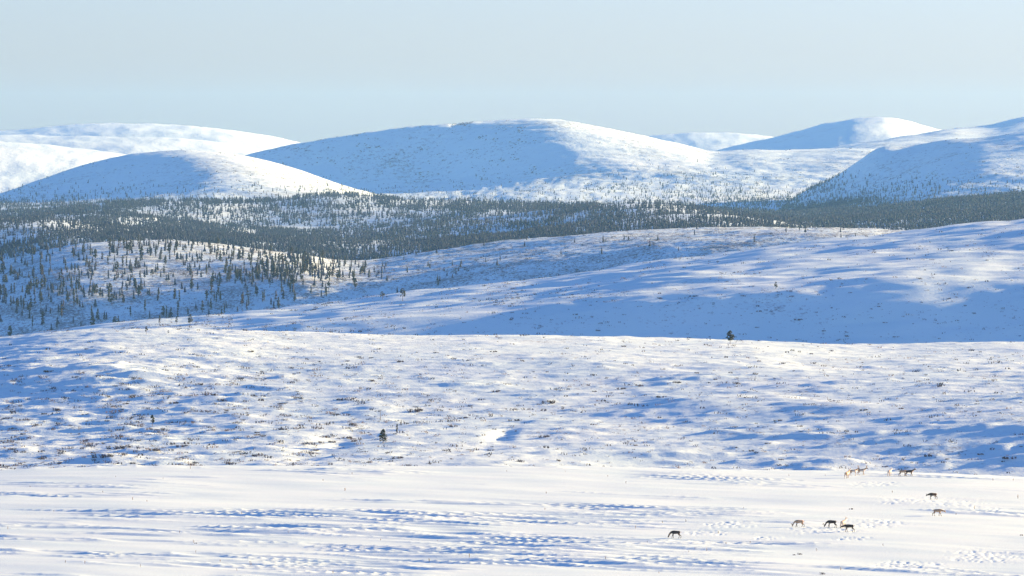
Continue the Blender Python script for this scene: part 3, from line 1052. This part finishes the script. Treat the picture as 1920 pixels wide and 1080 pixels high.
def drk(px, py):
    return inx(px) * (px < 1010) * sstep(.15, .6, fbm(px, py * 3, 55, 3, .6, 371)) * sstep(350, 330, py)


wood('scree', [scr(hillM, 900, drk, Y7, 0.5, 2.4)], rocks, M_ROCK)

# ------------------------------------------------------------------ stalks and twigs standing in the foreground snow
def stalk_mesh(seed):
    r = random.Random(seed)
    t = Tris()
    for k in range(r.choice((2, 3, 4))):
        a = r.random() * 6.28
        bx, by = r.uniform(-.06, .06), r.uniform(-.06, .06)
        L = r.uniform(.45, 1.0)
        tip = (bx + .2 * math.cos(a), by + .2 * math.sin(a), L)
        t.tube([(bx, by, -.1), ((bx + tip[0]) / 2 + .03, by, L * .5), tip], [.035, .03, .012], 4)
        for j in range(4):
            zz = L * r.uniform(.5, .95)
            t.tri((bx + .1 * math.cos(a), by, zz), (bx + .1 * math.cos(a), by, zz + .06), (bx + r.uniform(-.18, .18), by + r.uniform(-.15, .15), zz + .12))
    return t.mesh('stalk', M_STALK)


STK = [stalk_mesh(s) for s in range(6)]
FG = [(192, 924, 5), (248, 938, 5), (275, 941, 5), (55, 914, 3), (13, 993, 5), (362, 1018, 6), (366, 1038, 5), (262, 1064, 5), (158, 1058, 5), (121, 1056, 5),
      (412, 1054, 6), (469, 1060, 8), (443, 1071, 5), (540, 1000, 4), (624, 1076, 8), (605, 902, 4), (660, 890, 6), (646, 921, 6), (804, 1054, 7), (880, 1046, 7),
      (1024, 926, 4), (1140, 894, 4), (1174, 907, 4), (1192, 992, 5), (1243, 981, 6), (1214, 1018, 4), (1136, 1049, 7), (1286, 979, 5), (1347, 1001, 5), (1362, 1021, 6),
      (1326, 1034, 5), (1236, 1076, 5), (1304, 1030, 4), (1292, 1036, 4), (1395, 954, 4), (1407, 1019, 4), (1532, 1034, 6), (1657, 1024, 6), (1828, 955, 6), (1910, 935, 6),
      (1577, 1070, 6), (1901, 902, 4), (1863, 902, 4), (950, 885, 3), (1060, 885, 3), (356, 880, 7), (820, 1015, 3), (713, 1014, 4), (100, 960, 4), (452, 964, 4), (216, 895, 3),
      (305, 898, 3), (1674, 925, 4), (1548, 893, 3), (1480, 893, 3), (560, 1058, 4), (1022, 957, 4), (336, 1000, 4)]
for x, y, hp in FG:
    p = field.at(x, y)
    where = 'left third' if x < 640 else ('middle' if x < 1280 else 'right third')
    depth = 'far edge' if y < 930 else ('middle' if y < 1010 else 'near edge')
    o = shrub(p, hp * p.y / F * 1.25, '%s straw coloured stalk %s' % ('tall' if hp > 6 else ('tiny' if hp < 5 else 'dry'), beside(x, y, MARKS1)),
              'stalks at the %s of the foreground snow, %s' % (depth, where), me=STK[rk.randrange(6)], name='dry_stalk', cat='stalk')
for x, y, wd, lab in [(1597, 956, 9, 'low brown dwarf birch with a drift beside it, behind the grazing dark reindeer'),
                      (1502, 1041, 10, 'brown dwarf birch clump at the lower right, the bigger one of a pair'),
                      (1490, 1042, 7, 'small brown dwarf birch clump, left neighbour of a bigger one at the lower right'),
                      (1545, 1078, 12, 'brown twigs cut by the lower edge of the picture, right of centre'),
                      (366, 1020, 6, 'tiny dark bush with a snow drift on the left of the foreground'),
                      (1793, 965, 5, 'tiny dark twig clump behind the pale walking reindeer'),
                      (1917, 1005, 8, 'small dark bush at the right edge of the foreground snow')]:
    p = field.at(x, y)
    shrub(p, wd * p.y / F * .55, lab, None, hz=1.2)


# ------------------------------------------------------------------ reindeer
def skin_mesh(name, verts, edges, radii, sub=1):
    me = bpy.data.meshes.new(name)
    me.from_pydata(verts, edges, [])
    o = bpy.data.objects.new(name, me)
    COL.objects.link(o)
    sk = o.modifiers.new('skin', 'SKIN')
    sk.use_smooth_shade = True
    sd = me.skin_vertices[0].data if me.skin_vertices else None
    if sd is None:
        me.skin_vertices.new(name='')
        sd = me.skin_vertices[0].data
    for i, r in enumerate(radii):
        sd[i].radius = r if isinstance(r, tuple) else (r, r)
        sd[i].use_root = (i == 0)
    ss = o.modifiers.new('sub', 'SUBSURF')
    ss.levels = ss.render_levels = sub
    dg = bpy.context.evaluated_depsgraph_get()
    out = bpy.data.meshes.new_from_object(o.evaluated_get(dg))
    bpy.data.objects.remove(o)
    bpy.data.meshes.remove(me)
    out.name = name
    return out


def reindeer_body(pose, coat, stride=.0):
    V, E, R = [], [], []

    def add(p, r, par=None):
        V.append(p)
        R.append(r)
        if par is not None:
            E.append((par, len(V) - 1))
        return len(V) - 1
    pel = add((-.42, 0, .86), (.21, .20))
    rump = add((-.60, 0, .84), (.15, .16), pel)
    bel = add((-.08, 0, .82), (.25, .24), pel)
    che = add((.28, 0, .82), (.25, .26), bel)
    sho = add((.46, 0, .88), (.18, .21), che)
    if pose == 'graze':
        n1 = add((.68, 0, .74), (.11, .14), sho)
        n2 = add((.86, 0, .50), (.085, .115), n1)
        hd = add((.94, 0, .30), (.085, .095), n2)
        mz = add((1.04, 0, .10), (.05, .05), hd)
        head, fwd = (.94, 0, .33), (.35, 0, -.93)
    elif pose == 'low':
        n1 = add((.70, 0, .84), (.11, .15), sho)
        n2 = add((.92, 0, .76), (.09, .12), n1)
        hd = add((1.08, 0, .72), (.085, .095), n2)
        mz = add((1.26, 0, .56), (.05, .05), hd)
        head, fwd = (1.06, 0, .76), (.75, 0, -.6)
    else:
        n1 = add((.64, 0, 1.00), (.12, .16), sho)
        n2 = add((.82, 0, 1.14), (.095, .12), n1)
        hd = add((.96, 0, 1.20), (.085, .095), n2)
        mz = add((1.20, 0, 1.10), (.05, .05), hd)
        head, fwd = (.94, 0, 1.25), (.9, 0, -.3)
    feet = []
    for s, sw in ((-1, stride), (1, -stride)):
        hip = add((-.50, s * .11, .74), (.13, .15), pel)
        kn = add((-.40 + sw * .4, s * .14, .56), (.08, .09), hip)
        hk = add((-.66 + sw * .7, s * .13, .36), (.042, .045), kn)
        ft = add((-.60 + sw, s * .13, .10), (.032, .034), hk)
        hf = add((-.56 + sw, s * .13, .03), (.042, .040), ft)
        feet.append((-.55 + sw, s * .13))
    for s, sw in ((-1, -stride), (1, stride)):
        up = add((.36, s * .12, .68), (.10, .12), che)
        el = add((.33 + sw * .3, s * .13, .52), (.065, .07), up)
        kn = add((.38 + sw * .7, s * .12, .30), (.043, .045), el)
        ft = add((.36 + sw, s * .12, .09), (.032, .034), kn)
        hf = add((.40 + sw, s * .12, .03), (.042, .040), ft)
        feet.append((.41 + sw, s * .12))
    me = skin_mesh('body', V, E, R, 1)
    mats = {'dark': [M_COAT_DARK, M_COAT_PALE, M_LEG, M_COAT_TAN], 'tan': [M_COAT_TAN, M_COAT_PALE, M_LEG, M_COAT_TAN],
            'pale': [M_COAT_PALE, M_COAT_PALE, M_LEG_PALE, M_COAT_TAN], 'pied': [M_COAT_TAN, M_COAT_PALE, M_LEG_PALE, M_COAT_DARK]}[coat]
    for m in mats:
        me.materials.append(m)
    for p in me.polygons:
        c = p.center
        if c.z < .50 and c.x < .62:
            i = 2
        elif c.x < -.62 and c.z < .98:
            i = 1                                       # rump patch
        elif c.z < .66 and abs(c.y) < .12 and -.5 < c.x < .45:
            i = 1                                       # belly
        elif coat in ('pied', 'pale') and c.z > .98 and c.x < .45:
            i = 3 if coat == 'pale' else 0
        elif coat == 'pied' and -.3 < c.x < .45 and c.z < .95:
            i = 1
        elif coat == 'pied' and c.x < -.3:
            i = 0
        elif coat in ('dark', 'tan', 'pied') and .48 < c.x < .85 and (c.z < (1.0 if pose == 'up' else .62)):
            i = 1 if coat != 'dark' else 3              # throat
        elif c.x > .9 and coat == 'pied':
            i = 3
        else:
            i = 0
        p.material_index = i
    return me, head, fwd, feet


def antler_mesh(side, head, fwd, size):
    h = Vector(head)
    fw = Vector(fwd)
    up = Vector((0, 1, 0)).cross(fw) * -1 if False else Vector((-fw.z, 0, fw.x))
    if up.z < 0:
        up = -up
    if abs(fw.z) > .8:
        up = Vector((.93, 0, .35))
    sd = Vector((0, side, 0))
    b = h + sd * .05 + up * .05
    pts = [b, b + (up * .16 - fw * .14 + sd * .10) * size, b + (up * .34 - fw * .16 + sd * .20) * size, b + (up * .52 + fw * .02 + sd * .16) * size,
           b + (up * .17 + fw * .12 + sd * .03) * size, b + (up * .42 - fw * .30 + sd * .2) * size]
    return skin_mesh('antler', [tuple(p) for p in pts], [(0, 1), (1, 2), (2, 3), (0, 4), (1, 5)], [.022, .02, .018, .01, .011, .01], 0)


def small_tuft(name, c, r, s, mat):
    bm = bmesh.new()
    bmesh.ops.create_icosphere(bm, subdivisions=1, radius=1)
    for v in bm.verts:
        v.co = Vector((v.co.x * s[0], v.co.y * s[1], v.co.z * s[2])) * r + Vector(c)
    me = bpy.data.meshes.new(name)
    bm.to_mesh(me)
    bm.free()
    me.materials.append(mat)
    return me


def reindeer(x, y, pose, coat, heading, label, antlers=0.0, stride=.0, size=1.0, lift=0.0):
    """heading: degrees, 0 faces right in the picture, 180 left, 90 away from the camera"""
    p = field.at(x, y)
    e = bpy.data.objects.new('reindeer', None)
    COL.objects.link(e)
    e.location = (p.x, p.y, p.z - .02)
    e.rotation_euler = (0, 0, math.radians(heading))
    e.scale = (size,) * 3
    e['label'] = label
    e['category'] = 'reindeer'
    e['group'] = 'reindeer herd on the foreground snow'
    me, head, fwd, feet = reindeer_body(pose, coat, stride)
    link('body', me, e)
    if antlers:
        for s in (-1, 1):
            am = antler_mesh(s, head, fwd, antlers)
            am.materials.append(M_ANTLER)
            link('antler', am, e)
    cm = {'dark': M_COAT_DARK, 'tan': M_COAT_TAN, 'pale': M_COAT_PALE, 'pied': M_COAT_TAN}[coat]
    h = Vector(head)
    for s in (-1, 1):
        link('ear', small_tuft('ear', (h.x - .06, s * .10, h.z + .02), .07, (.5, 1.1, .5), cm), e)
    link('tail', small_tuft('tail', (-.75, 0, .86), .09, (.6, .5, 1.0), M_COAT_PALE), e)
    for fx, fy in feet:
        link('hoof', small_tuft('hoof', (fx, fy, .03), .055, (1.1, .8, .7), M_HOOF), e)
    return e


reindeer(1589, 897, 'up', 'pied', 62, 'piebald reindeer walking away at the left end of the crest group', .7, .10, 1.05)
reindeer(1601, 892, 'up', 'pied', 20, 'second from the left on the crest, brown backed pale reindeer with raised antlers', .9, .08)
reindeer(1616, 891, 'up', 'pied', 12, 'third from the left on the crest, pale reindeer with brown back and orange face', .7, .12)
reindeer(1669, 893, 'up', 'pale', 66, 'white reindeer standing alone on the crest seen from behind', 0, .05)
reindeer(1694, 893, 'low', 'tan', 4, 'tan reindeer on the crest walking right behind a dark one', 0, .10)
reindeer(1706, 893, 'up', 'dark', -2, 'dark brown reindeer leading at the right end of the crest group', .3, .12)
reindeer(1750, 937, 'low', 'dark', 205, 'dark grey reindeer below the crest facing left, standing alone', .3, .10)
reindeer(1759, 968, 'low', 'tan', -8, 'sandy reindeer walking right, alone on the right of the foreground', .3, .16)
reindeer(1499, 989, 'graze', 'tan', 190, 'brown reindeer grazing at the left end of the middle group', .5, .12)
reindeer(1560, 990, 'graze', 'dark', 186, 'blackish reindeer grazing just left of the pair in the middle group', .7, .10, 1.04)
reindeer(1582, 990, 'up', 'pale', 60, 'cream coloured reindeer half hidden behind a dark grazing one', .5, .06)
reindeer(1593, 998, 'low', 'dark', 176, 'black backed reindeer with pale throat in front of the cream coloured one', .3, .12, 1.04)
reindeer(1267, 1010, 'graze', 'dark', 184, 'dark reindeer grazing alone far left of the rest of the herd', .0, .12, 1.04)


# ------------------------------------------------------------------ things that would share a label get their place among their likes
from collections import defaultdict
same = defaultdict(list)
for o in SC.objects:
    if o.parent is None and 'label' in o:
        same[o['label']].append(o)
NUM = ['', 'second', 'third', 'fourth', 'fifth', 'sixth']
ORD = {2: ['left one', 'right one'], 3: ['left one', 'middle one', 'right one']}
for n_ in range(4, 12):
    h_ = n_ // 2
    ORD[n_] = ['leftmost'] + [NUM[k] + ' from left' for k in range(1, h_)] + (['middle one'] if n_ % 2 else []) + [NUM[k] + ' from right' for k in range(h_ - 1, 0, -1)] + ['rightmost']
for lab, os_ in same.items():
    if len(os_) in ORD:
        os_.sort(key=lambda o: o.location.x / o.location.y)
        for o, wd in zip(os_, ORD[len(os_)]):
            new = lab + ', ' + wd
            if len(new.split()) <= 16:
                o['label'] = new
